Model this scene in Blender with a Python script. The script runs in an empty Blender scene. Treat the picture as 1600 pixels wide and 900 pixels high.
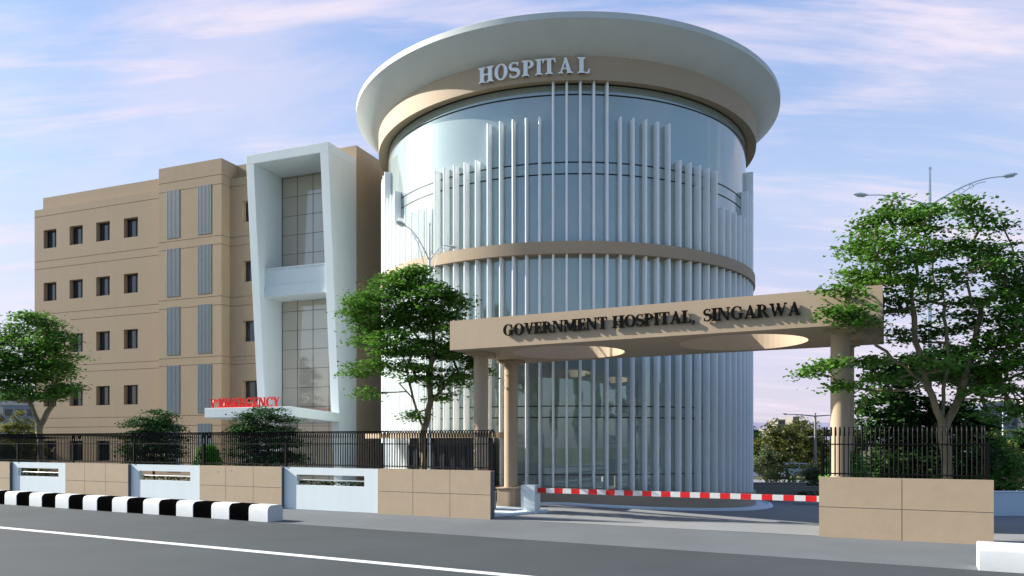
import bpy, math, random
import numpy as np
from mathutils import Vector

random.seed(7)
rng = np.random.default_rng(11)
C = bpy.context.scene.collection
SC = bpy.context.scene
RAD = math.radians

# ------------------------------------------------------------------ materials
def newmat(name):
    m = bpy.data.materials.new(name); m.use_nodes = True
    nt = m.node_tree
    return m, nt, nt.nodes['Principled BSDF']

def noise(nt, scale, detail=4, rough=.6, vec=None, stretch=None):
    tc = nt.nodes.new('ShaderNodeTexCoord')
    src = tc.outputs['Object']
    if stretch:
        mp = nt.nodes.new('ShaderNodeMapping'); mp.inputs['Scale'].default_value = stretch
        nt.links.new(src, mp.inputs['Vector']); src = mp.outputs['Vector']
    n = nt.nodes.new('ShaderNodeTexNoise'); n.inputs['Scale'].default_value = scale
    n.inputs['Detail'].default_value = detail; n.inputs['Roughness'].default_value = rough
    nt.links.new(src, n.inputs['Vector'])
    return n.outputs['Fac']

def ramp(nt, fac, a, b, p0=.3, p1=.7):
    r = nt.nodes.new('ShaderNodeValToRGB')
    r.color_ramp.elements[0].position = p0; r.color_ramp.elements[0].color = (*a, 1)
    r.color_ramp.elements[1].position = p1; r.color_ramp.elements[1].color = (*b, 1)
    nt.links.new(fac, r.inputs['Fac'])
    return r.outputs['Color']

def mixc(nt, a, b, fac, mode='MIX'):
    m = nt.nodes.new('ShaderNodeMix'); m.data_type = 'RGBA'; m.blend_type = mode
    if isinstance(fac, float): m.inputs['Factor'].default_value = fac
    else: nt.links.new(fac, m.inputs['Factor'])
    for k, v in (('A', a), ('B', b)):
        s = [i for i in m.inputs if i.name == k and i.type == 'RGBA'][0]
        if isinstance(v, tuple): s.default_value = (*v, 1)
        else: nt.links.new(v, s)
    return [o for o in m.outputs if o.type == 'RGBA'][0]

def bump(nt, p, fac, strength=.1, dist=.01):
    b = nt.nodes.new('ShaderNodeBump'); b.inputs['Strength'].default_value = strength
    b.inputs['Distance'].default_value = dist
    nt.links.new(fac, b.inputs['Height']); nt.links.new(b.outputs['Normal'], p.inputs['Normal'])

def matte(name, col, rough=.7, var=.06, scale=1.2, fine=60, bstr=.1, spec=.3, streak=False):
    m, nt, p = newmat(name)
    a = tuple(c * (1 - var) for c in col); b = tuple(min(1, c * (1 + var)) for c in col)
    f = noise(nt, scale, 6, .65)
    colr = ramp(nt, f, a, b)
    if streak:
        s = noise(nt, 1.0, 5, .6, stretch=(3.0, 3.0, .18))
        colr = mixc(nt, colr, ramp(nt, s, tuple(c * .93 for c in col), tuple(c * 1.03 for c in col)), .45)
    nt.links.new(colr, p.inputs['Base Color'])
    p.inputs['Roughness'].default_value = rough
    p.inputs['Specular IOR Level'].default_value = spec
    if bstr: bump(nt, p, noise(nt, fine, 3), bstr, .004)
    return m

M = {}
M['tan'] = matte('tan_stucco', (.35, .266, .178), .8, .05, .5, 45, .18, .25, True)
M['tan_tile'] = matte('tan_wall_tile', (.41, .318, .22), .6, .05, 2.2, 60, .08, .3)
M['beam'] = matte('tan_render', (.40, .312, .218), .7, .05, .8, 50, .12, .3, True)
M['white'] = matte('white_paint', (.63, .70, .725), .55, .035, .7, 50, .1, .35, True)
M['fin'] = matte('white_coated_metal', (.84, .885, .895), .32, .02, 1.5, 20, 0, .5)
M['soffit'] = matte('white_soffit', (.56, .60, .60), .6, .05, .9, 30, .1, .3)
M['black'] = matte('black_metal', (.005, .005, .006), .5, .1, 3, 60, 0, .12)
M['line'] = matte('dark_joint', (.012, .012, .012), .5, .1, 3, 60, 0, .3)
M['steel'] = matte('brushed_steel', (.42, .45, .48), .3, .05, 4, 80, 0, .6)
M['kerb_white'] = matte('white_kerb_paint', (.60, .625, .64), .6, .05, 2.6, 40, .15, .3)
M['kerb_black'] = matte('black_kerb_paint', (.0022, .0022, .0024), .7, .3, 2.6, 40, .15, 0)
M['red'] = matte('red_paint', (.62, .012, .014), .4, .04, 3, 60, 0, .4)
M['sign_red'] = matte('red_sign_letter', (.72, .008, .01), .4, .04, 3, 60, 0, .4)
M['letter_black'] = matte('black_letter', (.004, .004, .004), .6, .1, 3, 60, 0, .05)
M['letter_white'] = matte('white_letter', (.86, .90, .93), .4, .02, 3, 60, 0, .4)
M['asphalt'] = matte('asphalt', (.042, .051, .057), .82, .17, .22, 130, .35, .25)
M['pave'] = matte('paving', (.106, .119, .130), .8, .10, .4, 110, .2, .25)
M['fore'] = matte('forecourt_asphalt', (.20, .21, .215), .85, .08, .4, 120, .25, .25)
M['earth'] = matte('earth_grass', (.075, .085, .04), .95, .3, .05, 10, 0, .1)
M['paint'] = matte('road_paint', (.66, .665, .66), .6, .14, 1.4, 90, .1, .3)
M['plinth'] = matte('plinth_stone', (.36, .285, .21), .7, .06, .8, 50, .12, .3)
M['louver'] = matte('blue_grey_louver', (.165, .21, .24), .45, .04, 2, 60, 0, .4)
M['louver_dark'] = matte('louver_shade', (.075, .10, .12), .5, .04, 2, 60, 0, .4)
M['frame_dark'] = matte('dark_window_frame', (.02, .022, .026), .4, .1, 3, 60, 0, .4)
M['lamp_white'] = matte('white_lamp_paint', (.70, .78, .82), .35, .04, 3, 60, 0, .5)
M['lamp_grey'] = matte('grey_lamp_paint', (.16, .17, .175), .5, .06, 3, 60, 0, .4)
M['concrete'] = matte('concrete', (.22, .205, .18), .8, .08, .25, 10, 0, .2)
M['concrete_far'] = matte('pale_concrete', (.46, .43, .42), .8, .06, .25, 10, 0, .2)
M['hill'] = matte('hazed_hill', (.27, .26, .36), 1.0, .08, .004, 10, 0, 0)  # lavender grey stands in for distance haze, put into the base colour
M['bridge'] = matte('dark_bridge', (.012, .018, .035), .8, .1, .1, 10, 0, .1)
M['slate'] = matte('slate_grey_block', (.11, .125, .145), .7, .06, .8, 50, .1, .3)
M['bluewall'] = matte('pale_blue_wall', (.60, .70, .77), .7, .05, .4, 30, 0, .3)

def glassy(name, base, rough=.02, metal=.3, ior=1.6, tint=None):
    m, nt, p = newmat(name)
    p.inputs['Base Color'].default_value = (*base, 1)
    p.inputs['Roughness'].default_value = rough
    p.inputs['Metallic'].default_value = metal
    p.inputs['IOR'].default_value = ior
    bump(nt, p, noise(nt, .25, 1, .5), .004, .05)
    return m
M['glass'] = glassy('grey_curtain_glass', (.37, .45, .44), .010, .36, 1.65)
M['glass_tan'] = glassy('bronze_curtain_glass', (.50, .45, .375), .02, .25, 1.6)
M['glass_dark'] = glassy('dark_glass', (.035, .04, .048), .03, .1, 1.6)
M['glass_blue'] = glassy('blue_office_glass', (.14, .18, .25), .1, .2, 1.5)
M['lens'] = glassy('lamp_lens', (.6, .65, .66), .2, 0, 1.45)

def leafmat(name, dark, light, trans=.25):
    m, nt, p = newmat(name)
    g = nt.nodes.new('ShaderNodeNewGeometry')
    c = ramp(nt, g.outputs['Random Per Island'], dark, light, 0, 1)
    n = noise(nt, .9, 3)
    c = mixc(nt, c, ramp(nt, n, tuple(v * .62 for v in dark), tuple(v * 1.12 for v in light)), .5)
    nt.links.new(c, p.inputs['Base Color'])
    p.inputs['Roughness'].default_value = .55
    p.inputs['Specular IOR Level'].default_value = .10
    out = [x for x in nt.nodes if x.type == 'OUTPUT_MATERIAL'][0]
    t = nt.nodes.new('ShaderNodeBsdfTranslucent'); nt.links.new(c, t.inputs['Color'])
    mx = nt.nodes.new('ShaderNodeMixShader'); mx.inputs[0].default_value = trans
    nt.links.new(p.outputs[0], mx.inputs[1]); nt.links.new(t.outputs[0], mx.inputs[2])
    nt.links.new(mx.outputs[0], out.inputs['Surface'])
    return m
M['leaf'] = leafmat('maple_leaf', (.045, .135, .016), (.15, .32, .05), .3)
M['leaf_dark'] = leafmat('dark_leaf', (.014, .045, .011), (.05, .125, .028))
M['leaf_cedar'] = leafmat('cedar_needle', (.014, .055, .014), (.05, .14, .036), .1)
M['leaf_box'] = leafmat('topiary_leaf', (.04, .14, .014), (.09, .27, .03), .2)
M['leaf_olive'] = leafmat('olive_green_leaf', (.05, .07, .014), (.155, .17, .04))
M['leaf_pale'] = leafmat('pale_green_leaf', (.07, .11, .05), (.19, .24, .12))
M['leaf_yellow'] = leafmat('yellow_green_leaf', (.10, .13, .02), (.22, .24, .05))
M['leaf_hedge'] = leafmat('hedge_leaf', (.010, .035, .008), (.025, .075, .015), .1)

def barkmat():
    m, nt, p = newmat('bark')
    f = noise(nt, 5, 6, .7, stretch=(1, 1, .25))
    nt.links.new(ramp(nt, f, (.09, .07, .04), (.27, .225, .13)), p.inputs['Base Color'])
    p.inputs['Roughness'].default_value = .9
    bump(nt, p, f, .6, .02)
    return m
M['bark'] = barkmat()

# ------------------------------------------------------------------ builders
class MB:
    def __init__(s): s.v = []; s.f = []; s.m = []
    def face(s, pts, mi=0):
        n = len(s.v); s.v += [tuple(p) for p in pts]; s.f.append(tuple(range(n, n + len(pts)))); s.m.append(mi)
    def hexa(s, a, b, mi=0):          # a: bottom loop, b: top loop (same count)
        n = len(s.v); k = len(a); s.v += [tuple(p) for p in a] + [tuple(p) for p in b]
        s.f.append(tuple(range(n + k - 1, n - 1, -1))); s.m.append(mi)
        s.f.append(tuple(range(n + k, n + 2 * k))); s.m.append(mi)
        for i in range(k):
            j = (i + 1) % k
            s.f.append((n + i, n + j, n + k + j, n + k + i)); s.m.append(mi)
    def box(s, x0, x1, y0, y1, z0, z1, mi=0):
        s.hexa([(x0, y0, z0), (x1, y0, z0), (x1, y1, z0), (x0, y1, z0)], [(x0, y0, z1), (x1, y0, z1), (x1, y1, z1), (x0, y1, z1)], mi)
    def fbox(s, fr, t0, t1, o0, o1, z0, z1, mi=0):
        q = [(t0, o0), (t1, o0), (t1, o1), (t0, o1)]
        s.hexa([(*fr.pt(*p), fr.h(z0)) for p in q], [(*fr.pt(*p), fr.h(z1)) for p in q], mi)
    def tube(s, pts, rad, n=8, mi=0, cap=True):
        pts = [Vector(p) for p in pts]
        if not hasattr(rad, '__len__'): rad = [rad] * len(pts)
        base = len(s.v); prev = None
        for i, p in enumerate(pts):
            d = (pts[min(i + 1, len(pts) - 1)] - pts[max(i - 1, 0)]).normalized()
            if prev is None:
                ref = Vector((1, 0, 0)) if abs(d.x) < .8 else Vector((0, 1, 0))
                u = d.cross(ref).normalized()
            else:
                u = (prev - d * prev.dot(d)).normalized()
            prev = u; w = d.cross(u)
            for k in range(n):
                a = 2 * math.pi * k / n
                s.v.append(tuple(p + (u * math.cos(a) + w * math.sin(a)) * rad[i]))
        for i in range(len(pts) - 1):
            for k in range(n):
                a = base + i * n + k; b = base + i * n + (k + 1) % n
                s.f.append((a, b, b + n, a + n)); s.m.append(mi)
        if cap:
            s.f.append(tuple(base + k for k in range(n - 1, -1, -1))); s.m.append(mi)
            e = base + (len(pts) - 1) * n
            s.f.append(tuple(e + k for k in range(n))); s.m.append(mi)
    def lathe(s, prof, cx, cy, a0=0, a1=360, n=96, mi=0, zf=None):   # prof (r, z) outward-closed polyline; angle from toward-camera, + to the right
        full = abs(a1 - a0) >= 359.9
        base = len(s.v); k = len(prof); cols = n if full else n + 1
        for i in range(cols):
            a = RAD(a0 + (a1 - a0) * i / n)
            for r, z in prof:
                x, y = cx + r * math.sin(a + CA), cy - r * math.cos(a + CA)
                s.v.append((x, y, z + (zf(x, y) if zf else 0)))
        for i in range(n):
            for j in range(k - 1):
                p = base + i * k + j; q = base + ((i + 1) % cols) * k + j
                s.f.append((p, q, q + 1, p + 1)); s.m.append(mi)
        if not full:
            s.f.append(tuple(base + j for j in range(k))); s.m.append(mi)
            e = base + n * k
            s.f.append(tuple(e + j for j in range(k - 1, -1, -1))); s.m.append(mi)
    def build(s, name, mats, parent=None, smooth=None, bevel=None, loc=None):
        if not isinstance(mats, (list, tuple)): mats = [mats]
        if loc is None: loc = parent_world(parent)
        me = bpy.data.meshes.new(name)
        me.from_pydata([(x - loc[0], y - loc[1], z - loc[2]) for x, y, z in s.v], [], s.f)
        for m in mats: me.materials.append(m)
        me.polygons.foreach_set('material_index', s.m)
        me.validate(); me.update()
        if smooth is not None:
            me.polygons.foreach_set('use_smooth', [True] * len(me.polygons))
            me.set_sharp_from_angle(angle=RAD(smooth))
        o = bpy.data.objects.new(name, me); C.objects.link(o)
        if parent: o.parent = parent
        else: o.location = loc
        if bevel:
            b = o.modifiers.new('bevel', 'BEVEL'); b.width = bevel; b.segments = 2; b.limit_method = 'ANGLE'; b.angle_limit = RAD(40)
        return o

def parent_world(o):
    x = Vector((0, 0, 0))
    while o is not None: x += o.location; o = o.parent
    return x

def tag(o, label, cat, group=None, kind=None):
    o['label'] = label; o['category'] = cat
    if group: o['group'] = group
    if kind: o['kind'] = kind
    return o

def thing(name, label, cat, loc, group=None):
    o = bpy.data.objects.new(name, None); C.objects.link(o); o.location = loc
    o.empty_display_size = .3
    return tag(o, label, cat, group)

class Frame:                       # plan axes of a building: e along its front (to the right), v into depth
    def __init__(s, x, y, a, k=1.0):
        s.o = (x, y); a = RAD(a); s.e = (math.cos(a) * k, -math.sin(a) * k); s.v = (math.sin(a) * k, math.cos(a) * k); s.k = k
    def pt(s, t, o=0): return (s.o[0] + s.e[0] * t + s.v[0] * o, s.o[1] + s.e[1] * t + s.v[1] * o)
    def h(s, z): return z if s.k == 1 else (z - 2.4) * s.k + 2.4      # storey heights of the larger blocks
    def p3(s, t, o, z): return (*s.pt(t, o), s.h(z))

BS = 1.1                            # module of the two hospital blocks
WING = Frame(-28.764 * BS, 45.5 * BS, 21.5, BS)
WALL = Frame(-4.297, 25.35, 26.6)
KERB = Frame(-7.339, 22.73, 28.1)
CX, CY = 35.75 * BS * math.sin(.069), 35.75 * BS * math.cos(.069)
CA = 0.0

def sstep(a, b, x):
    t = min(1, max(0, (x - a) / (b - a))); return t * t * (3 - 2 * t)
def zfore(x, y):                   # the forecourt falls away to the right behind the gate
    return -.06 * min(11, max(0, x - 2)) * sstep(21.5, 27, y)

def facade(mb, fr, t0, t1, z0, z1, off, holes=(), grooves=(), depth=.3, mi=0, gd=.03, gh=.028):
    ts = sorted({t0, t1, *[h[0] for h in holes], *[h[1] for h in holes]})
    gs = [(g - gh / 2, g + gh / 2) for g in grooves if z0 < g < z1]
    zs = sorted({z0, z1, *[h[2] for h in holes], *[h[3] for h in holes], *[q for g in gs for q in g]})
    for a, b in zip(ts, ts[1:]):
        for c, d in zip(zs, zs[1:]):
            tm, zm = (a + b) / 2, (c + d) / 2
            if any(h[0] < tm < h[1] and h[2] < zm < h[3] for h in holes): continue
            g = any(q[0] < zm < q[1] for q in gs); o = off + (gd if g else 0)
            mb.face([fr.p3(a, o, c), fr.p3(b, o, c), fr.p3(b, o, d), fr.p3(a, o, d)], mi)
            if g:
                for z in (c, d):
                    mb.face([fr.p3(a, off, z), fr.p3(b, off, z), fr.p3(b, o, z), fr.p3(a, o, z)], mi)
    for a, b, c, d in holes:
        r = [(a, c), (b, c), (b, d), (a, d)]
        for i in range(4):
            p, q = r[i], r[(i + 1) % 4]
            mb.face([fr.p3(p[0], off, p[1]), fr.p3(q[0], off, q[1]), fr.p3(q[0], off + depth, q[1]), fr.p3(p[0], off + depth, p[1])], mi)

# ------------------------------------------------------------------ lettering (bold serif capitals built from strokes)
def arcs(cx, cy, ro, ri, a0, a1, n=22, tap=None):
    out = []
    pts = []
    for i in range(n + 1):
        a = RAD(a0 + (a1 - a0) * i / n)
        pts.append(((cx + ro[0] * math.cos(a), cy + ro[1] * math.sin(a)), (cx + ri[0] * math.cos(a), cy + ri[1] * math.sin(a))))
    return ('strip', pts)
def R(x0, y0, x1, y1): return ('poly', [(x0, y0), (x1, y0), (x1, y1), (x0, y1)])
def P(*p): return ('poly', list(p))
def serif(x0, x1, y, up, o=.085, h=.055):
    if up: return P((x0 - o, y), (x0 - o, y - h), (x0, y - h * 1.9), (x1, y - h * 1.9), (x1 + o, y - h), (x1 + o, y))
    return P((x0 - o, y), (x1 + o, y), (x1 + o, y + h), (x1, y + h * 1.9), (x0, y + h * 1.9), (x0 - o, y + h))
ST, TH = .21, .08
def stem(x, w=ST, y0=0, y1=1, b=True, t=True):
    r = [R(x, y0, x + w, y1)]
    if b: r.append(serif(x, x + w, y0, False))
    if t: r.append(serif(x, x + w, y1, True))
    return r
def s_curve():
    c = []
    for i in range(15): a = RAD(25 + (270 - 25) * i / 14); c.append((.27 + .19 * math.cos(a), .735 + .215 * math.sin(a)))
    for i in range(1, 16): a = RAD(90 - (90 + 155) * i / 15); c.append((.27 + .215 * math.cos(a), .275 + .245 * math.sin(a)))
    pts = []
    for i, p in enumerate(c):
        a, b = c[max(0, i - 1)], c[min(len(c) - 1, i + 1)]
        d = (b[0] - a[0], b[1] - a[1]); L = math.hypot(*d); n = (-d[1] / L, d[0] / L)
        u = i / (len(c) - 1); w = .035 + .068 * math.exp(-((u - .5) / .23) ** 2)
        pts.append(((p[0] + n[0] * w, p[1] + n[1] * w), (p[0] - n[0] * w, p[1] - n[1] * w)))
    return ('strip', pts)
GLYPH = {
 'I': (.40, lambda: stem(.105)),
 'H': (.86, lambda: stem(.105) + stem(.565) + [R(.295, .47, .565, .47 + TH)]),
 'L': (.66, lambda: stem(.105) + [R(.295, 0, .60, .065), P((.60, 0), (.63, .27), (.575, .27), (.50, .065))]),
 'E': (.68, lambda: stem(.105) + [R(.295, 0, .60, .065), P((.60, 0), (.635, .26), (.58, .26), (.50, .065)), R(.295, .935, .59, 1), P((.52, .935), (.565, .76), (.615, .76), (.60, 1)), R(.295, .47, .48, .53), P((.48, .38), (.53, .38), (.53, .62), (.48, .62))]),
 'T': (.74, lambda: stem(.275, t=False) + [R(.05, .93, .69, 1), P((.03, .73), (.075, .73), (.15, .93), (.05, 1)), P((.665, .73), (.71, .73), (.69, 1), (.59, .93))]),
 'N': (.88, lambda: stem(.12, .08) + [R(.68, .0, .76, 1), serif(.68, .76, 1, True), P((.10, 1), (.30, 1), (.76, 0), (.62, 0))]),
 'M': (1.06, lambda: stem(.115, .075) + stem(.745) + [P((.10, 1), (.31, 1), (.56, .28), (.48, .02)), P((.48, .02), (.56, .02), (.85, 1), (.745, 1))]),
 'A': (.82, lambda: [P((.11, 0), (.19, 0), (.42, .80), (.385, 1)), P((.34, 1), (.47, 1), (.74, 0), (.525, 0)), R(.215, .28, .56, .345), serif(.11, .19, 0, False, .075), serif(.545, .725, 0, False, .075)]),
 'V': (.80, lambda: [P((.08, 1), (.285, 1), (.46, .16), (.40, 0), (.36, 0)), P((.36, 0), (.44, 0), (.70, 1), (.62, 1)), serif(.09, .27, 1, True, .07), serif(.62, .70, 1, True, .07)]),
 'W': (1.14, lambda: [P((.08, 1), (.27, 1), (.41, .2), (.36, 0), (.31, 0)), P((.31, 0), (.39, 0), (.60, .80), (.56, .98)), P((.45, 1), (.64, 1), (.79, .2), (.74, 0), (.69, 0)), P((.69, 0), (.77, 0), (1.03, 1), (.955, 1)), serif(.09, .26, 1, True, .06), serif(.955, 1.03, 1, True, .06)]),
 'Y': (.78, lambda: [P((.06, 1), (.26, 1), (.475, .44), (.30, .44)), P((.40, .44), (.475, .44), (.69, 1), (.61, 1)), R(.295, 0, .485, .44), serif(.295, .485, 0, False), serif(.08, .245, 1, True, .06), serif(.61, .69, 1, True, .06)]),
 'O': (.88, lambda: [arcs(.44, .5, (.39, .52), (.19, .455), 0, 360, 40)]),
 'C': (.80, lambda: [arcs(.44, .5, (.39, .52), (.20, .455), 42, 322, 30), P((.66, .66), (.72, .66), (.72, .97), (.62, .86))]),
 'G': (.88, lambda: [arcs(.44, .5, (.39, .52), (.20, .455), 42, 312, 30), P((.66, .66), (.72, .66), (.72, .97), (.62, .86)), R(.58, .06, .76, .42), serif(.58, .76, .46, True, .07)]),
 'P': (.70, lambda: stem(.105) + [arcs(.295, .735, (.345, .265), (.17, .20), -90, 90, 18)]),
 'R': (.82, lambda: stem(.105) + [arcs(.295, .745, (.335, .255), (.165, .195), -90, 90, 18), P((.36, .52), (.50, .52), (.80, .03), (.80, 0), (.60, 0))]),
 'S': (.56, lambda: [s_curve(), P((.40, .76), (.455, .73), (.455, .985), (.41, .97)), P((.06, .03), (.105, .0), (.12, .26), (.06, .28))]),
 ',': (.30, lambda: [P((.08, .16), (.22, .16), (.23, .02), (.12, -.2), (.07, -.17), (.14, 0), (.08, .03))]),
}
def glyph(ch, mapf, depth, mirror=False):
    w, fn = GLYPH[ch]; mb = MB()
    for i, (k, pts) in enumerate(fn()):
        d = depth + i * .0012
        if k == 'poly':
            a = [mapf(u, v, 0) for u, v in pts]; b = [mapf(u, v, d) for u, v in pts]
            mb.hexa(a, b)
        else:
            for (p, q), (p2, q2) in zip(pts, pts[1:]):
                mb.face([mapf(*p, d), mapf(*p2, d), mapf(*q2, d), mapf(*q, d)])
                mb.face([mapf(*p, 0), mapf(*p2, 0), mapf(*p2, d), mapf(*p, d)])
                mb.face([mapf(*q, 0), mapf(*q2, 0), mapf(*q2, d), mapf(*q, d)])
                mb.face([mapf(*p, 0), mapf(*p2, 0), mapf(*q2, 0), mapf(*q, 0)])
            for p, q in (pts[0], pts[-1]):
                mb.face([mapf(*p, 0), mapf(*q, 0), mapf(*q, d), mapf(*p, d)])
    return mb

# ------------------------------------------------------------------ ground
def structure(o): o['kind'] = 'structure'; return o
mb = MB(); mb.face([(-4000, -400, -.75), (4000, -400, -.75), (4000, 5000, -.75), (-4000, 5000, -.75)])
structure(mb.build('ground', M['earth'], loc=(0, 0, 0)))
mb = MB()                          # asphalt road, a slab running along the kerb
mb.fbox(KERB, -110, 110, -13.5, .30, -.6, 0)
structure(mb.build('road', M['asphalt'], loc=(0, 0, 0)))
mb = MB(); mb.fbox(KERB, -110, 110, -4.66, -4.42, .0, .004)
structure(mb.build('road_marking', M['paint'], loc=(0, 0, 0)))
mb = MB()                          # pavement between kerb line and the boundary wall
n = 60
for i in range(n):
    a, b = -110 + 220 * i / n, -110 + 220 * (i + 1) / n
    mb.face([KERB.p3(a, 0, .012), KERB.p3(b, 0, .012), KERB.p3(b, 4.2 + .0 * b, .012), KERB.p3(a, 4.2, .012)])
mb.fbox(KERB, -110, 110, .0, .02, -.3, .0119)
structure(mb.build('pavement', M['pave'], loc=(0, 0, 0)))
mb = MB()                          # forecourt
nx, ny = 120, 60
g0 = len(mb.v)
for j in range(ny + 1):
    for i in range(nx + 1):
        t = -70 + 125 * i / nx; o = .10 + 45 * (j / ny) ** 1.3
        x, y = WALL.pt(t, o)
        mb.v.append((x, y, zfore(x, y) + .006 + .012))
for j in range(ny):
    for i in range(nx):
        a = j * (nx + 1) + i
        mb.f.append((a, a + 1, a + nx + 2, a + nx + 1)); mb.m.append(0)
structure(mb.build('forecourt', M['fore'], smooth=30, loc=(0, 0, 0)))

mb = MB(); mb.fbox(KERB, -110, 110, -30, -13.502, -.6, .12)
structure(mb.build('pavement', M['pave'], loc=(0, 0, 0)))

# kerb blocks
def kerb_block(t0, t1, black):
    prof = [(0, .0), (0, .37), (.02, .44), (.07, .49), (.14, .51), (.48, .51), (.55, .49), (.60, .44), (.62, .37), (.62, 0)]
    w = MB(); x, y = KERB.pt((t0 + t1) / 2, .31)
    w.hexa([KERB.p3(t0, o, z) for o, z in prof], [KERB.p3(t1, o, z) for o, z in prof])
    return w.build('kerb_block', M['kerb_black' if black else 'kerb_white'], loc=(x, y, 0), smooth=35, bevel=.012)
ORD = ['', 'second', 'third', 'fourth', 'fifth', 'sixth', 'seventh', 'eighth', 'ninth', 'tenth', 'eleventh', 'twelfth']
L = .826
for i in range(24):
    t1 = -.01 - i * L
    black = i % 2 == 1
    gap = .012 + random.uniform(0, .01)
    o = kerb_block(t1 - L + gap, t1, black)
    k = i // 2
    if i == 0: lab = 'white painted kerb block at the open end of the row by the gate'
    else: lab = f"{'black' if black else 'white'} painted kerb block, {ORD[k] + ' ' if k else 'first '}{'black' if black else 'white'} one back from the gate end of the row"
    tag(o, lab, 'kerb block', 'black and white kerb blocks along the road')
o = kerb_block(18.23, 19.05, False)
tag(o, 'lone white kerb block right of the entrance, before the tan wall end', 'kerb block', 'black and white kerb blocks along the road')

# ------------------------------------------------------------------ boundary wall
def tan_panel(mb, t0, t1, cols, h=1.53):
    """block clad in two rows of tiles with open joints"""
    mb.fbox(WALL, t0, t1, .02, .277, -.2, h - .04, 1); mb.fbox(WALL, t0 + .002, t1 - .002, .0201, .2765, h - .039, h - .002, 0)
    ts = [t0] + cols + [t1]
    for a, b in zip(ts, ts[1:]):
        for z0, z1 in ((0, .765), (.78, h)):
            ga = .008 if a != t0 else 0; gb = .008 if b != t1 else 0
            mb.fbox(WALL, a + ga, b - gb, 0, .0199, z0, z1, 0)
def slot_panel(parent, t0, t1, s0, s1, z0, z1):
    w = MB(); facade(w, WALL, t0 + .002, t1 - .002, -.1, 1.52, .13, [(s0, s1, z0, z1)], (), .14)
    w.face([WALL.p3(t0, .13, 1.52), WALL.p3(t1, .13, 1.52), WALL.p3(t1, .27, 1.52), WALL.p3(t0, .27, 1.52)])
    facade(w, WALL, t0 + .002, t1 - .002, -.1, 1.52, .27, [(s0, s1, z0, z1)], (), 0)
    p = w.build('slotted_panel', M['white'], parent)
    r = MB(); zc = (z0 + z1) / 2
    r.tube([WALL.p3(s0 - .02, .2, zc), WALL.p3(s1 + .02, .2, zc)], .019, 10)
    r.build('slot_rail', M['steel'], p, smooth=40)
wl = thing('boundary_wall', 'long low boundary wall left of the gate, tan tiled panels alternating with white slotted panels', 'wall', WALL.p3(-8, .1, 0))
segs = [(-30, -21.08, [-28, -26.2, -24.5, -22.8]), (-17.0, -12.89, [-15.69, -14.31]), (-8.73, -4.54, [-7.34, -5.93]), (-.26, 4.05, [1.16, 2.58])]
for a, b, c in segs:
    w = MB(); tan_panel(w, a, b, c); w.build('tan_panel', [M['tan_tile'], M['slate']], wl)
for a, b, s0, s1 in ((-21.08, -17.0, -20.65, -17.68), (-12.89, -8.73, -12.39, -9.40), (-4.54, -.26, -3.95, -.92)):
    slot_panel(wl, a, b, s0, s1, .89, 1.26)
wr = thing('boundary_wall', 'short tan tiled wall with a black railing on it, right of the gate opening', 'wall', WALL.p3(15.5, .1, 0))
w = MB(); tan_panel(w, 13.57, 17.35, [15.45]); w.build('tan_panel', [M['tan_tile'], M['slate']], wr)

# railings with hooked bars
def railing(label, t0, t1, posts, loc):
    r = thing('railing', label, 'railing', loc)
    ends = posts
    for p in ends:
        w = MB(); w.fbox(WALL, p - .035, p + .035, .10, .17, 1.54, 2.40); w.build('post', M['black'], r)
    for a, b in zip(ends, ends[1:]):
        w = MB(); n = max(2, int(round((b - a) / .103)))
        for i in range(n + 1):
            t = a + (b - a) * i / n
            if i in (0, n): t += .05 if i == 0 else -.05
            pts = [(t, .135, 1.56), (t, .135, 2.66)] + [(t, .135 + .14 - .14 * math.cos(RAD(q)), 2.66 + .14 * math.sin(RAD(q))) for q in (25, 50, 75, 100, 125, 155, 180)] + [(t, .415, 2.58)]
            w.tube([WALL.p3(*q) for q in pts], .018, 5)
        w.build('bars', M['black'], r, smooth=60)
    for z in (1.62, 2.365):
        w = MB(); w.fbox(WALL, t0, t1, .115, .155, z - .016, z + .016); w.build('rail', M['black'], r)
railing('long black railing with hooked bars on the wall left of the gate', -30, 4.09, [-30, -25.2, -20.68, -16.65, -12.7, -8.66, -4.45, -.18, 4.05], WALL.p3(-8, .13, 1.53))
railing('short black railing with hooked bars on the tan wall right of the gate', 13.63, 17.24, [13.63, 17.24], WALL.p3(15.4, .13, 1.53))

# ------------------------------------------------------------------ office wing
bd = thing('hospital_wing', 'tan five storey hospital wing with small square windows and grey louvres', 'building', WING.p3(11, 5, 0))
GR = [15.97, 13.27, 12.82, 10.1, 9.64, 6.95, 6.55, 3.86, 3.32]
holes = []
for row in range(5):
    z1 = 15.12 - 3.15 * row; z0 = z1 - (1.1 if row < 4 else 1.15)
    for t in (.77, 2.94, 5.09, 7.24, 15.67): holes.append((t, t + 1.08, z0, z1))
w = MB()
facade(w, WING, 0, 17.6, -.1, 16.4, 0, holes, GR, .317)
w.face([WING.p3(0, 0, 16.4), WING.p3(17.6, 0, 16.4), WING.p3(17.6, .56, 16.4), WING.p3(0, .56, 16.4)])
w.face([WING.p3(0, 0, -.1), WING.p3(0, 0, 16.4), WING.p3(0, 14, 16.4), WING.p3(0, 14, -.1)])
w.build('front_wall', M['tan'], bd)
w = MB(); w.fbox(WING, .02, 17.6, .53, 13.9, 15.6, 17.3); w.fbox(WING, 17.6, 22.34, .53, 13.9, -.1, 17.3)
w.fbox(WING, 0.01, 17.6, 6, 13.9, -.1, 15.6)
w.build('roof_parapet', M['tan'], bd)
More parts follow.
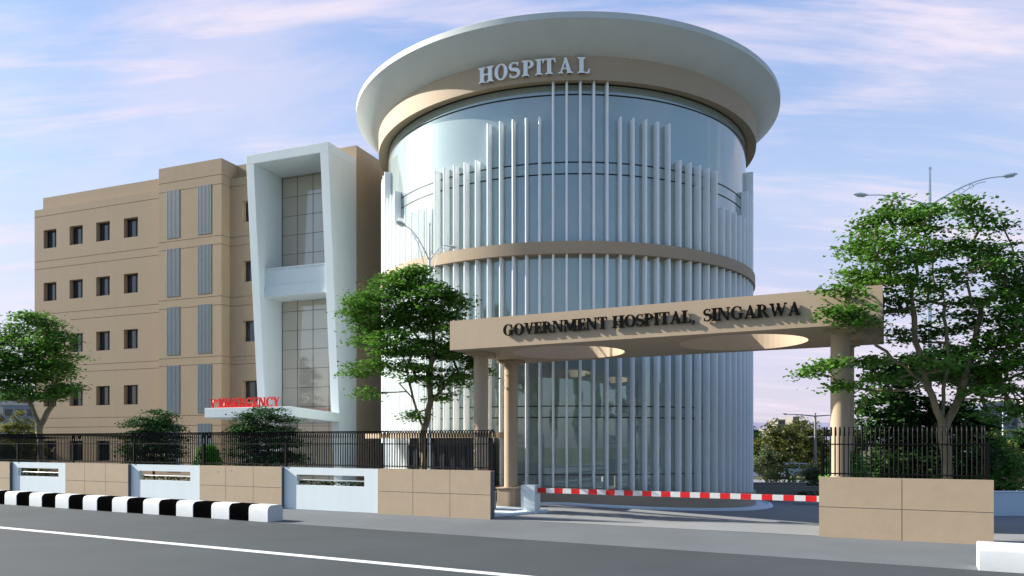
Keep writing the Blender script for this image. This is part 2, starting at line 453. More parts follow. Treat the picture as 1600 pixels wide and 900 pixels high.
for (t0, t1, z0, z1) in holes:
    w = MB(); o = .26
    w.fbox(WING, t0, t1, o, o + .05, z0, z0 + .05); w.fbox(WING, t0, t1, o, o + .05, z1 - .05, z1)
    for a in (t0, t1 - .05, t0 + (t1 - t0) * .56): w.fbox(WING, a, a + .05, o + .001, o + .049, z0 + .05, z1 - .05)
    f = w.build('window', M['frame_dark'], bd)
    w = MB(); w.face([WING.p3(t0, .29, z0), WING.p3(t1, .29, z0), WING.p3(t1, .29, z1), WING.p3(t0, .29, z1)])
    w.build('pane', M['glass_dark'], f)
# louvred stair tower
td = -.609
LV = [(11.05, 11.98), (13.21, 14.14)]
lh = []
for row in range(5):
    z1 = 16.02 - 3.15 * row
    for a, b in LV: lh.append((a, b, max(.3, z1 - 2.58), z1))
w = MB()
facade(w, WING, 10.5, 14.82, -.1, 17.3, td, lh, [16.46] + GR, .1)
SIDE = Frame(*WING.pt(14.82, td), 21.5 - 90, BS)      # right-hand side of the tower
facade(w, SIDE, 0, .609, -.1, 17.3, 0, (), [16.46] + GR)
facade(w, SIDE, .609, 1.5, 16.4, 17.3, 0)
w.face([WING.p3(10.5, td, -.1), WING.p3(10.5, td, 17.3), WING.p3(10.5, .6, 17.3), WING.p3(10.5, .6, -.1)])
w.face([WING.p3(10.5, td, 17.3), WING.p3(14.82, td, 17.3), WING.p3(14.82, .9, 17.302), WING.p3(10.5, .9, 17.302)])
w.build('stair_tower', M['tan'], bd)
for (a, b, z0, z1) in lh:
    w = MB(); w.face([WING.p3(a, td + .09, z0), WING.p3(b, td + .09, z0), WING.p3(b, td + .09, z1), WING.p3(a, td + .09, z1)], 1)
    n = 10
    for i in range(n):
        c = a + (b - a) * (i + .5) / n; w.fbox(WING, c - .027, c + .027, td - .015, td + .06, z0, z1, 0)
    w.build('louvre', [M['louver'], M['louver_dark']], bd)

# white leaning portal frame
pf = thing('portal_frame', 'tall white leaning portal frame round bronze glass, over the emergency entrance', 'portal frame', WING.p3(20, -1, 0))
def lean(z): return -.69 - .0712 * z
def fr_leg(mb, t0, t1, z0, z1, back=.52):
    q0, q1 = lean(z0), lean(z1)
    mb.hexa([WING.p3(t0, q0, z0), WING.p3(t1, q0, z0), WING.p3(t1, back, z0), WING.p3(t0, back, z0)],
            [WING.p3(t0, q1, z1), WING.p3(t1, q1, z1), WING.p3(t1, back, z1), WING.p3(t0, back, z1)])
for a, b in ((17.506, 17.966), (21.88, 22.338)):
    w = MB(); fr_leg(w, a, b, -.1, 16.15, .3 if a < 20 else .527); w.build('leg', M['white'], pf, bevel=.012)
w = MB(); fr_leg(w, 17.506, 22.338, 16.152, 16.6, .527); w.build('lintel', M['white'], pf, bevel=.012)
w = MB()
w.fbox(WING, 17.967, 21.879, -1.02, -.86, 10.23, 11.06); w.fbox(WING, 17.967, 21.879, -1.07, -.82, 11.062, 11.14)
w.fbox(WING, 17.967, 21.879, -1.07, .30, 9.70, 10.228)
w.build('balcony', M['white'], pf, bevel=.01)
for z0, z1 in ((11.142, 16.15), (0, 9.698)):
    w = MB()
    zz = 16.07
    rows = [zz - .985 * i for i in range(17)]
    w.face([WING.p3(17.967, .32, z0 - (1.4 if z0 > 5 else 0)), WING.p3(21.88, .32, z0 - (1.4 if z0 > 5 else 0)), WING.p3(21.88, .32, z1), WING.p3(17.967, .32, z1)])
    g = w.build('glazing', M['glass_tan'], pf)
    w = MB()
    for r in rows:
        if z0 < r < z1: w.fbox(WING, 17.967, 21.88, .305, .318, r - .007, r + .007)
    for c in (17.98, 18.93, 19.89, 20.86): w.fbox(WING, c - .006, c + .006, .304, .317, max(z0, 10.23 if z0 > 5 else z0), z1)
    w.build('glazing_bars', M['line'], g)
# entrance canopy
cn = thing('entrance_canopy', 'white flat canopy over the emergency entrance, carrying red letters', 'canopy', WING.p3(20, -3, 3.6))
w = MB()
a = [(17.5, -4.6, 3.56), (22.34, -4.6, 3.56), (22.34, -.95, 3.40), (17.5, -.95, 3.40)]
w.hexa([WING.p3(*q) for q in a], [WING.p3(q[0], q[1], q[2] + .44) for q in a])
w.build('canopy_slab', M['white'], cn, bevel=.012)

def word(label, text, widths, mapper, mat, depth, cat='sign lettering', loc=(0, 0, 0), group=None):
    s = thing('sign_lettering', label, cat, loc, group)
    for ch, (u0, sc) in zip(text, widths):
        if ch == ' ': continue
        g = glyph(ch, lambda u, v, d, u0=u0, sc=sc: mapper(u0 + u * sc, v, d), depth)
        o = g.build('letter', mat, s)
    return s
def spread(text, t0, t1, space=.34):
    tot = sum(GLYPH[c][0] - .04 if c != ' ' else space for c in text)
    k = (t1 - t0) / tot; out = []; u = t0
    for c in text:
        out.append((u, k)); u += (GLYPH[c][0] - .04 if c != ' ' else space) * k
    return out
W1 = spread('EMERGENCY', 18.16, 21.6)
h = .44
word('red EMERGENCY letters standing along the front edge of the white canopy', 'EMERGENCY', W1,
     lambda u, v, d: WING.p3(u, -4.42 - d, 4.0 + v * h), M['sign_red'], .06, loc=WING.p3(20, -4.4, 4.0))
W2 = spread('EMERGENCY', 0, 3.3)
word('red EMERGENCY letters on the far left edge of the canopy, seen reversed from behind', 'EMERGENCY', W2,
     lambda u, v, d: WING.p3(17.72 - d, -1.15 - u, 3.86 + .04 * u + v * h), M['sign_red'], .06, loc=WING.p3(17.7, -2.8, 4.0))

# ------------------------------------------------------------------ drum
dr = thing('round_hospital_block', 'round glass hospital block ringed by white vertical fins under a wide white roof disc', 'building', (CX, CY, 0))
def hz(z): return (z - 2.4) * BS + 2.4
def dl(w, prof, *a, **k): w.lathe([(r * BS, hz(z)) for r, z in prof], *a, **k)
ztop = lambda x, y: -.06 * (x - CX) * (1 if x > CX else .25)
w = MB(); dl(w, [(8.2, .5), (8.2, 15.49)], CX, CY, n=180); w.build('glass_wall', M['glass'], dr, smooth=40)
w = MB(); dl(w, [(8.0, .78), (8.62, .78), (8.62, -1.0)], CX, CY, n=180, zf=ztop); w.build('plinth', M['plinth'], dr, smooth=40)
w = MB(); dl(w, [(8.63, -1.2), (9.30, -1.2), (9.33, .26), (9.29, .31), (9.15, .32), (9.13, .27), (8.63, .27)], CX, CY, n=160, zf=zfore)
w.build('kerb_ring', M['bluewall'], dr, smooth=40)
w = MB(); dl(w, [(8.15, 9.24), (8.59, 9.21), (8.59, 9.65), (8.15, 9.65)], CX, CY, n=180); w.build('floor_band', M['beam'], dr, smooth=40)
w = MB(); dl(w, [(8.15, 15.49), (8.63, 15.40), (8.63, 16.40), (8.0, 16.4)], CX, CY, n=180); w.build('fascia', M['beam'], dr, smooth=40)
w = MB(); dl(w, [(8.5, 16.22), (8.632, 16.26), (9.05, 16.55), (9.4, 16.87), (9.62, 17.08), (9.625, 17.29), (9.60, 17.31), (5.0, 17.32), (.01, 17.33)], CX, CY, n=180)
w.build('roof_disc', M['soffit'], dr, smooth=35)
for z, hh in ((15.44, .04), (15.07, .045), (12.61, .04), (12.19, .04), (3.74, .035), (3.33, .035), (1.24, .03)):
    w = MB(); dl(w, [(8.195, z - hh / 2), (8.215, z - hh / 2), (8.215, z + hh / 2), (8.195, z + hh / 2)], CX, CY, n=180)
    w.build('glazing_ring', M['line'], dr, smooth=40)
def fin(phi, z0, z1):
    a = RAD(phi) + CA; rx, ry = math.sin(a), -math.cos(a); tx, ty = math.cos(a), math.sin(a)
    w = MB(); hw = .043
    q = [(8.205, -hw), (8.205, hw), (8.47, hw), (8.505, hw * .6), (8.512, 0), (8.505, -hw * .6), (8.47, -hw)]
    L = [(CX + (rx * r + tx * s) * BS, CY + (ry * r + ty * s) * BS) for r, s in q]
    z0, z1 = hz(z0), hz(z1)
    w.hexa([(*p, z0) for p in L], [(*p, z1) for p in L])
    x, y = L[4]
    w.build('fin', M['fin'], dr, smooth=50)
for i in range(-24, 25):
    k = abs(i)
    top = 15.43 if k <= 2 else 14.19 if k <= 7 else 12.91 if k <= 12 else 11.62 if k <= 17 else 12.87 if k <= 20 else 14.15
    phi = i * 3.3333
    a = RAD(phi) + CA; x = CX + 8.4 * BS * math.sin(a)
    fin(phi, 9.652, top)
    # lower fins stop at the entrance canopy where that stands in their way
    z0 = .78 + ztop(x, 0) / BS
    fin(phi, z0, 9.208)
# side entrance: thin tan canopy slab and dark glazed lobby
w = MB(); dl(w, [(8.55, 2.58), (9.75, 2.58), (9.75, 2.77), (8.55, 2.77)], CX, CY, -60, -17.5, n=40); w.build('side_canopy', M['beam'], dr, smooth=40)
w = MB(); dl(w, [(8.52, 0), (9.35, 0), (9.35, 2.578), (8.52, 2.578)], CX, CY, -43, -21, n=24); g = w.build('lobby_glazing', M['glass_dark'], dr, smooth=40)
w = MB()
for k in range(9):
    a = -43 + 22 * k / 8
    dl(w, [(9.351, 0), (9.41, 0), (9.41, 2.30), (9.351, 2.30)], CX, CY, a - .28, a + .28, n=1)
for z in (.3, 1.5, 2.3): dl(w, [(9.351, z - .03), (9.405, z - .03), (9.405, z + .03), (9.351, z + .03)], CX, CY, -43, -21, n=24)
w.build('lobby_frame', M['frame_dark'], g)
# HOSPITAL on the fascia
SP = (('H', -23.06, .596), ('O', -19.13, .545), ('S', -15.82, .42), ('P', -12.44, .47), ('I', -9.97, .24), ('T', -7.52, .506), ('A', -3.66, .54), ('L', .65, .458))
s = thing('sign_lettering', 'white HOSPITAL letters fixed round the tan fascia under the roof disc', 'sign lettering', (CX - 1.2, CY - 9.6, 17))
for ch, ang, wd in SP:
    gw = GLYPH[ch][0]; lo = .02; k = wd / (gw - .04) * .98
    a = RAD(ang) + CA
    def mp(u, v, d, a=a, k=k, gw=gw):
        tt = (u - gw / 2) * k * BS; r = 8.69 * BS + d
        return (CX + math.sin(a) * r + math.cos(a) * tt, CY - math.cos(a) * r + math.sin(a) * tt, hz(15.585 + v * .56))
    glyph(ch, mp, .07).build('letter', M['letter_white'], s)

# ------------------------------------------------------------------ gateway
G0, G1, GT0, GT1, GZ0, GZ1 = 1.12, 5.98, 1.9, 15.02, 5.53, 6.51
gt = thing('gateway', 'tan gateway slab on round columns with two circular openings, spanning the entrance', 'gateway', WALL.p3(8.4, 4, 0))
HOLES = [(5.2, 3.62, 1.93), (11.05, 3.62, 1.93)]
def slab():
    mb = MB()
    cuts = [GT0, HOLES[0][0] - 2.6, HOLES[0][0] + 2.6, HOLES[1][0] - 2.6, HOLES[1][0] + 2.6, GT1]
    for z in (GZ0, GZ1):
        for i in (0, 2, 4):
            mb.face([WALL.p3(cuts[i], G0, z), WALL.p3(cuts[i + 1], G0, z), WALL.p3(cuts[i + 1], G1, z), WALL.p3(cuts[i], G1, z)])
        for (c, o, r) in HOLES:
            n = 64; ring = []; outer = []
            for k in range(n):
                a = 2 * math.pi * k / n; dx, dy = math.cos(a), math.sin(a)
                ring.append((c + r * dx, o + r * dy))
                sx = 2.6 / abs(dx) if abs(dx) > 1e-6 else 1e9
                sy = ((G1 - o) if dy > 0 else (o - G0)) / abs(dy) if abs(dy) > 1e-6 else 1e9
                q = min(sx, sy); outer.append((c + q * dx, o + q * dy))
            for k in range(n):
                j = (k + 1) % n
                mb.face([WALL.p3(*ring[k], z), WALL.p3(*ring[j], z), WALL.p3(*outer[j], z), WALL.p3(*outer[k], z)])
            for cx, oy in ((c - 2.6, G0), (c + 2.6, G0), (c + 2.6, G1), (c - 2.6, G1)):
                # corner triangles
                best = sorted(range(n), key=lambda k: (outer[k][0] - cx) ** 2 + (outer[k][1] - oy) ** 2)[:2]
                a, b = best
                mb.face([WALL.p3(*outer[a], z), WALL.p3(cx, oy, z), WALL.p3(*outer[b], z)])
            if z == GZ0:
                for k in range(n):
                    j = (k + 1) % n
                    mb.face([WALL.p3(*ring[k], GZ0), WALL.p3(*ring[j], GZ0), WALL.p3(*ring[j], GZ1), WALL.p3(*ring[k], GZ1)])
    for a, b in (((GT0, G0), (GT1, G0)), ((GT1, G0), (GT1, G1)), ((GT1, G1), (GT0, G1)), ((GT0, G1), (GT0, G0))):
        mb.face([WALL.p3(*a, GZ0), WALL.p3(*b, GZ0), WALL.p3(*b, GZ1), WALL.p3(*a, GZ1)])
    return mb
slab().build('roof_slab', M['beam'], gt)
for (t, o) in ((2.5, 2.2), (2.3, 4.9), (13.95, 2.1), (13.95, 4.9)):
    x, y = WALL.pt(t, o); zb = zfore(x, y)
    w = MB(); n = 28
    w.tube([(x, y, zb + .7), (x, y, 5.42)], .25, n); c = w.build('column', M['beam'], gt, smooth=40)
    w = MB(); w.fbox(WALL, t - .39, t + .39, o - .39, o + .39, zb - .1, zb + .66); w.fbox(WALL, t - .43, t + .43, o - .43, o + .43, zb + .661, zb + .72)
    w.build('base', M['plinth'], c, bevel=.015)
    w = MB(); w.fbox(WALL, t - .40, t + .40, o - .40, o + .40, 5.42, 5.528); w.tube([(x, y, 5.36), (x, y, 5.419)], .29, n); w.build('capital', M['beam'], c)
TXT = 'GOVERNMENT HOSPITAL, SINGARWA'
gs = thing('sign_lettering', 'black GOVERNMENT HOSPITAL, SINGARWA letters on the front of the tan gateway slab', 'sign lettering', WALL.p3(8.4, G0, 6))
for part, t0, t1 in (('GOVERNMENT', 3.94, 7.50), ('HOSPITAL,', 7.66, 10.17), ('SINGARWA', 10.40, 13.02)):
    for ch, (u0, k) in zip(part, spread(part, t0, t1)):
        glyph(ch, lambda u, v, d, u0=u0, k=k: WALL.p3(u0 + u * k, G0 - .035 - d, 5.875 + v * .36), .05).build('letter', M['letter_black'], gs)

# barrier
br = thing('barrier_gate', 'red and white striped barrier arm across the entrance with a pale box post', 'barrier', WALL.p3(4.4, 2.45, 0))
w = MB(); w.fbox(WALL, 3.98, 4.52, 2.3, 2.75, 0, .98); w.build('barrier_box', M['white'], br, bevel=.02)
w = MB(); n = 31
for i in range(n):
    a = 4.56 + i * .302; w.fbox(WALL, a, a + .3019, 2.44, 2.52, .72, .88, 1 if i % 2 else 0)
w.build('barrier_arm', [M['red'], M['kerb_white']], br)
w = MB(); w.fbox(WALL, 4.40, 4.562, 2.42, 2.54, .70, .96); w.build('arm_pivot', M['steel'], br)
# kerbed island at the gate columns
w = MB()
q = [(1.35, .4), (3.75, .4), (4.42, 2.2)] + [(4.55 + .28 * math.sin(RAD(a)) - .1, 2.8 - .28 * math.cos(RAD(a)) + .1) for a in (20, 60, 90, 130, 170)] + [(3.2, 3.4), (1.35, 3.6)]
w.hexa([WALL.p3(t, o, -.1) for t, o in q], [WALL.p3(t, o, .11) for t, o in q])
structure(w.build('traffic_island', M['bluewall'], loc=WALL.p3(3, 2, 0), bevel=.03))

# ------------------------------------------------------------------ foliage
def leaf_mesh(name, centers, size, mat, parent, loc, tilt=.8, aspect=.95, normals=None):
    n = len(centers); c = np.asarray(centers, float) - np.asarray(loc)
    yaw = rng.uniform(0, 2 * np.pi, n)
    nz = np.stack([rng.normal(0, tilt * .55, n), rng.normal(0, tilt * .55, n), np.ones(n)], 1)
    if normals is not None: nz = normals + nz * .45 * np.array([1, 1, .6])
    nz /= np.linalg.norm(nz, axis=1)[:, None]
    ref = np.stack([np.cos(yaw), np.sin(yaw), np.zeros(n)], 1)
    u = np.cross(nz, ref); u /= np.linalg.norm(u, axis=1)[:, None] + 1e-9
    w = np.cross(u, nz)
    s = size * rng.uniform(.65, 1.25, n)[:, None]
    fold = .18
    P0 = c - w * s * .5
    P1 = c + u * s * .52 * aspect + w * s * .05 - nz * s * fold
    P2 = c + w * s * .62 - nz * s * .08
    P3 = c - u * s * .52 * aspect + w * s * .05 - nz * s * fold
    V = np.stack([P0, P1, P2, P3], 1).reshape(-1, 3)
    me = bpy.data.meshes.new(name)
    me.vertices.add(4 * n); me.vertices.foreach_set('co', V.ravel())
    idx = np.arange(n)[:, None] * 4 + np.array([[0, 1, 2, 0, 2, 3]])
    me.loops.add(6 * n); me.loops.foreach_set('vertex_index', idx.ravel().astype(np.int32))
    me.polygons.add(2 * n); me.polygons.foreach_set('loop_start', np.arange(0, 6 * n, 3, dtype=np.int32))
    me.update(calc_edges=True); me.validate()
    me.materials.append(mat)
    o = bpy.data.objects.new(name, me); C.objects.link(o)
    if parent: o.parent = parent
    else: o.location = loc
    return o

DENS = .95
def tree(name, label, base, lobes, stems, leaf=.13, per=34, spacing=.42, mat='leaf', r0=.16, group=None, clump=(.42, .42, .16), cat='tree', fork=None, twig=.012):
    """lobes: ellipsoids (dx, dy, z, rx, ry, rz) relative to base; branches grow to sampled twig ends inside them"""
    bx, by, bz = base
    root = thing(name, label, cat, base, group)
    ends = []
    for (dx, dy, z, rx, ry, rz) in lobes:
        n = int(max(5, 4.19 * rx * ry * rz / spacing ** 3 * DENS))
        for _ in range(n):
            d = rng.normal(size=3); d /= np.linalg.norm(d); q = rng.uniform(.25, 1) ** .45
            ends.append((bx + dx + d[0] * rx * q, by + dy + d[1] * ry * q, bz + z + d[2] * rz * q))
    ends = np.array(ends)
    # skeleton: stems first
    nodes = []; par = []
    def add(p, k): nodes.append(np.array(p, float)); par.append(k); return len(nodes) - 1
    add(base, -1)
    for path in stems:
        k = 0
        for i, (dx, dy, z, attach) in enumerate(path):
            tgt = np.array((bx + dx, by + dy, bz + z))
            if i == 0 and attach is not None:
                # join at nearest existing node
                k = int(np.argmin([np.linalg.norm(p - (bx + attach[0], by + attach[1], bz + attach[2])) for p in nodes]))
            st = nodes[k]; L = np.linalg.norm(tgt - st); m = max(1, int(L / .3))
            for j in range(1, m + 1):
                wob = rng.normal(0, .02, 3) if j < m else 0
                k = add(st + (tgt - st) * j / m + wob, k)
    f0 = nodes[len(nodes) - 1]
    tz = bz + (fork if fork else .25 * (ends[:, 2].max() - bz))
    order = np.argsort(np.linalg.norm(ends - np.array([bx, by, tz]), axis=1))
    leafc = []
    for oi in order:
        e = ends[oi]; A = np.array(nodes)
        d = np.linalg.norm(A - e, axis=1)
        pen = np.where(A[:, 2] > e[2] + .15, 1.2, 0) + np.where(A[:, 2] < tz, 4, 0)
        k = int(np.argmin(d * 1.0 + pen))
        st = A[k]; L = np.linalg.norm(e - st); m = max(1, int(L / .35))
        mid = (st + e) / 2 + np.array([0, 0, -.06 * L]) + rng.normal(0, .05 * L, 3)
        for j in range(1, m + 1):
            t = j / m; p = (1 - t) ** 2 * st + 2 * t * (1 - t) * mid + t * t * e
            k = add(p, k)
        q = rng.normal(size=(per, 3)) * np.array(clump) * .55
        q[:, 2] -= .10 * np.hypot(q[:, 0], q[:, 1])
        leafc.append(e + q)
    nodes = np.array(nodes); par = np.array(par)
    cnt = np.zeros(len(nodes)); haschild = np.zeros(len(nodes), bool)
    for i in range(len(nodes) - 1, 0, -1):
        if not haschild[i]: cnt[i] = 1
        cnt[par[i]] += cnt[i]; haschild[par[i]] = True
    rad = twig + (r0 - twig) * (cnt / cnt[0]) ** .5
    V = []; Fc = []
    ns = 6
    for i in range(1, len(nodes)):
        a, b = nodes[par[i]], nodes[i]; d = b - a; L = np.linalg.norm(d)
        if L < 1e-4: continue
        d /= L; ref = np.array([1, 0, 0]) if abs(d[0]) < .8 else np.array([0, 1, 0])
        u = np.cross(d, ref); u /= np.linalg.norm(u); w = np.cross(d, u)
        ra = rad[par[i]] if cnt[i] > .55 * cnt[par[i]] else rad[i] * 1.15
        base_i = len(V)
        for (pp, rr) in ((a, ra), (b + d * rad[i] * .3, rad[i])):
            for k in range(ns):
                an = 2 * math.pi * k / ns
                V.append(pp + (u * math.cos(an) + w * math.sin(an)) * rr)
        for k in range(ns):
            j = (k + 1) % ns; Fc.append((base_i + k, base_i + j, base_i + ns + j, base_i + ns + k))
    m = MB(); m.v = [tuple(p) for p in V]; m.f = Fc; m.m = [0] * len(Fc)
    m.build('trunk', M['bark'], root, smooth=60)
    leaf_mesh('crown', np.concatenate(leafc), leaf, M[mat], root, base)
    return root

def px_lobes(list_, Y, bx, depth=.8):
    """lobes given as (px, py, rx, ry[, dy]) outline measurements at distance Y -> metres"""
    out = []
    for q in list_:
        px, py, rx, ry = q[:4]; dy = q[4] if len(q) > 4 else 0
        k = (Y + dy) / 1180
        out.append(((px - 800) * k - bx, dy, 2.4 + (692 - py) * k, rx * k, max(rx * k * depth, .5), ry * k))
    return out

# tree between wing and gate
Y = 27.5; bx = -3.26
lob = px_lobes([(636, 446, 36, 24), (610, 455, 36, 26, .6), (668, 470, 34, 22, -.5), (575, 492, 44, 28), (640, 505, 46, 28, .7), (690, 485, 34, 24),
                (712, 520, 26, 18, -.4), (560, 530, 32, 18, .5), (610, 545, 46, 20, -.6), (665, 550, 40, 20, .5), (718, 560, 34, 22), (733, 590, 22, 12, -.3), (690, 600, 34, 16, .3),
                (640, 590, 34, 16, -.5), (556, 585, 22, 16), (566, 622, 12, 10), (600, 580, 28, 14, .4), (690, 625, 18, 8, .2), (635, 655, 10, 10, -.3)], Y, bx)
lob = [(x + .20, y, z + .20, *r) for x, y, z, *r in lob]
k = Y / 1180
tree('tree', 'leafy tree with forked trunk between the white portal and the gateway', (bx, Y, 0), lob,
     [[(.02, 0, 1.4, None), (.0, 0, 3.0, None), (-.35, .1, 4.0, None), (-.6, .1, 5.3, None)], [(.3, 0, 3.9, (.0, 0, 2.8)), (.2, .0, 4.8, None), (.6, -.1, 6.2, None)], [(-.9, .3, 4.6, (-.3, .1, 3.9))], [(1.3, .1, 5.0, (.3, 0, 3.9))]],
     leaf=.112, per=62, spacing=.34, r0=.13, fork=3.4, clump=(.46, .46, .11))
# tree at the far left
Y = 36.6; bx = -22.8
lob = px_lobes([(55, 505, 34, 18), (20, 520, 30, 18, .5), (75, 530, 34, 18, -.4), (30, 550, 40, 20), (95, 560, 32, 18), (60, 580, 46, 20, .6), (10, 590, 30, 20), (100, 592, 24, 16, -.5), (70, 610, 40, 14), (25, 615, 30, 14, .5), (-20, 560, 30, 40)], Y, bx)
tree('tree', 'broad leafy tree at the far left in front of the tan wing', (bx, Y, 0), lob,
     [[(.0, 0, 1.6, None), (-.1, 0, 3.2, None), (-.6, 0, 4.4, None)], [(.5, 0, 4.2, (-.1, 0, 3.1)), (.6, .1, 5.4, None)]], leaf=.14, per=60, spacing=.44, r0=.15, fork=3.6, clump=(.58, .58, .14), mat='leaf')
# big tree right of the gate
Y = 20.5; bx = 11.81
lob = px_lobes([(1400, 325, 36, 16), (1390, 350, 46, 20, .5), (1450, 345, 40, 20, -.4), (1505, 322, 38, 14), (1545, 345, 36, 20, .4), (1345, 378, 40, 22), (1400, 395, 48, 26, -.6), (1470, 385, 44, 22, .8), (1350, 425, 46, 22, .4), (1400, 445, 46, 20),
                (1560, 400, 40, 28), (1510, 420, 40, 24, -.5), (1590, 440, 40, 34, .5), (1330, 452, 32, 14, -.8), (1440, 465, 40, 16, .6), (1545, 480, 50, 24), (1580, 520, 44, 30, -.4), (1490, 505, 40, 18, .8), (1545, 560, 46, 26), (1430, 520, 36, 20, 1.0),
                (1306, 486, 10, 6, -1.0), (1325, 484, 34, 9, -1.0), (1345, 500, 26, 9, -.9), (1292, 566, 10, 6, -.6), (1350, 560, 26, 12, .4), (1370, 600, 26, 14, .6), (1575, 600, 36, 18, .3), (1620, 480, 40, 60), (1270, 578, 7, 5, -.7), (1310, 602, 8, 4, -.6), (1420, 590, 26, 16, .9), (1500, 590, 44, 20, .6), (1590, 560, 40, 24, -.3), (1600, 640, 36, 18, .3), (1470, 560, 36, 18, -.7), (1390, 480, 30, 16, .5), (1540, 615, 32, 14, -.4), (1565, 645, 24, 12, .2)], Y, bx, .9)
tree('tree', 'large leafy tree behind the short railing right of the gateway', (bx, Y, 0), lob,
     [[(.02, 0, 1.6, None), (-.15, 0, 3.0, None), (-.7, .1, 4.6, None), (-.9, .1, 6.4, None)], [(.35, .05, 3.6, (-.1, 0, 2.6)), (.75, .1, 4.8, None), (1.0, .1, 6.2, None)], [(.1, .1, 4.8, (-.15, 0, 3.0)), (.0, .2, 6.5, None)], [(-1.6, -.3, 4.6, (-.5, 0, 4.0)), (-2.6, -.6, 5.4, None)]],
     leaf=.108, per=66, spacing=.375, r0=.135, fork=3.6, clump=(.46, .46, .11))
# darker tree behind it
Y = 26.5; bx = 14.3
lob = px_lobes([(1400, 560, 46, 30), (1460, 545, 50, 30, .6), (1520, 560, 44, 30, .5), (1380, 610, 40, 26), (1440, 620, 50, 30, .8), (1510, 630, 50, 26), (1400, 660, 50, 26, .5), (1460, 680, 50, 26, -.4), (1520, 680, 40, 26), (1385, 700, 40, 22), (1430, 715, 44, 22), (1500, 715, 40, 20), (1360, 640, 30, 20)], Y, bx)
tree('tree', 'dense dark low tree behind the large tree and the short railing', (bx, Y, -.5), lob,
     [[(.0, 0, 1.4, None), (-.2, 0, 2.6, None), (-.7, 0, 3.8, None)], [(.6, 0, 3.6, (-.1, 0, 2.2))]], leaf=.16, per=58, spacing=.42, r0=.12, fork=1.6, mat='leaf_dark', clump=(.45, .45, .2))

# cedar-like shrubs
for bx, Y, label, ls in ((-15.66, 33., 'dark feathery shrub behind the railing, below the grey louvres',
        [(245, 650, 26, 10), (232, 662, 34, 9), (255, 668, 28, 8), (225, 680, 34, 9), (262, 684, 24, 8), (240, 697, 40, 9), (218, 705, 26, 9), (265, 708, 22, 9), (240, 722, 36, 10)]),
       (-9.86, 30., 'dark feathery shrub in front of the white entrance canopy',
        [(420, 640, 22, 8), (408, 652, 36, 9), (445, 653, 20, 7), (392, 668, 34, 9), (430, 672, 32, 9), (380, 680, 22, 7), (415, 690, 40, 10), (450, 690, 20, 8), (385, 705, 26, 10), (425, 712, 36, 10), (455, 715, 22, 10), (400, 728, 36, 10)])):
    lob = px_lobes(ls, Y, bx, .95)
    tree('shrub', label, (bx, Y, 0), lob, [[(0, 0, 1.2, None), (.05, 0, 2.6, None)]], leaf=.085, per=44, spacing=.26, r0=.05, mat='leaf_cedar', cat='shrub', fork=.9, clump=(.46, .46, .06), twig=.006)

# clipped topiary
def topiary(label, x, y, zc, r, rz, mat='leaf_box', leaf=.085, n=5200, zb=0, group=None):
    root = thing('topiary', label, 'topiary', (x, y, zb), group)
    d = rng.normal(size=(n, 3)); d /= np.linalg.norm(d, axis=1)[:, None]
    lump = 1 + .05 * np.sin(d[:, 0] * 9 + x) * np.sin(d[:, 1] * 8) + .04 * np.sin(d[:, 2] * 11)
    q = d * (lump * rng.uniform(.72, 1.0, n))[:, None] * np.array([r, r, rz]) + np.array([x, y, zc])
    leaf_mesh('crown', q, leaf, M[mat], root, (x, y, zb), 1.0, normals=d)
    w = MB(); w.tube([(x, y, zb - .05), (x, y, zc)], .05, 8); w.build('trunk', M['bark'], root, smooth=50)
    return root
topiary('bright green clipped ball shrub behind the railing, under the louvres', -12.7, 31.5, 1.45, .60, .98)
topiary('dark green clipped shrub behind the railing at the far left edge', -25.3, 37.6, 1.5, .72, 1.0, 'leaf_hedge')
topiary('bright green clipped shrub behind the right gateway column', 10.25, 23.2, 1.2, .74, 1.05, zb=-.2)
topiary('small clipped ball shrub beyond the barrier arm', 16.67, 45, -.1, .32, .42, zb=-.5, n=900, leaf=.07)

def hedge(label, fr, t0, t1, o0, o1, z0, z1, n, leaf=.07, mat='leaf_hedge'):
    u = rng.uniform(0, 1, (n, 3)); ax = rng.integers(0, 3, n); sd = rng.integers(0, 2, n)
    for a in range(3): u[ax == a, a] = np.where(sd[ax == a] == 0, 0.03, .97) + rng.normal(0, .03, (ax == a).sum())
    pts = np.array([fr.p3(t0 + (t1 - t0) * a, o0 + (o1 - o0) * b, z0 + (z1 - z0) * c) for a, b, c in u])
    nrm = np.zeros((n, 3)); 
    for i in range(n):
        s = 1 if sd[i] else -1
        nrm[i] = (fr.e[0] * s, fr.e[1] * s, 0) if ax[i] == 0 else (fr.v[0] * s, fr.v[1] * s, 0) if ax[i] == 1 else (0, 0, s)
    o = leaf_mesh('hedge', pts, leaf, M[mat], None, fr.p3((t0 + t1) / 2, (o0 + o1) / 2, z0), 1.0, normals=nrm)
    return tag(o, label, 'hedge')
hedge('small dark clipped hedge behind the bases of the left gateway columns', WALL, .9, 1.8, 5.4, 5.95, 0, .62, 1500)
hedge('low dark hedge seen through the slots of the boundary wall', WALL, -29, 1.0, .9, 1.4, 0, .98, 14000, .085)
HR = Frame(0, 0, 0)
hedge('low dark green hedge in front of the far planter wall, beyond the barrier', HR, 14.2, 19.5, 37.2, 37.9, -.5, -.02, 2200, .08)

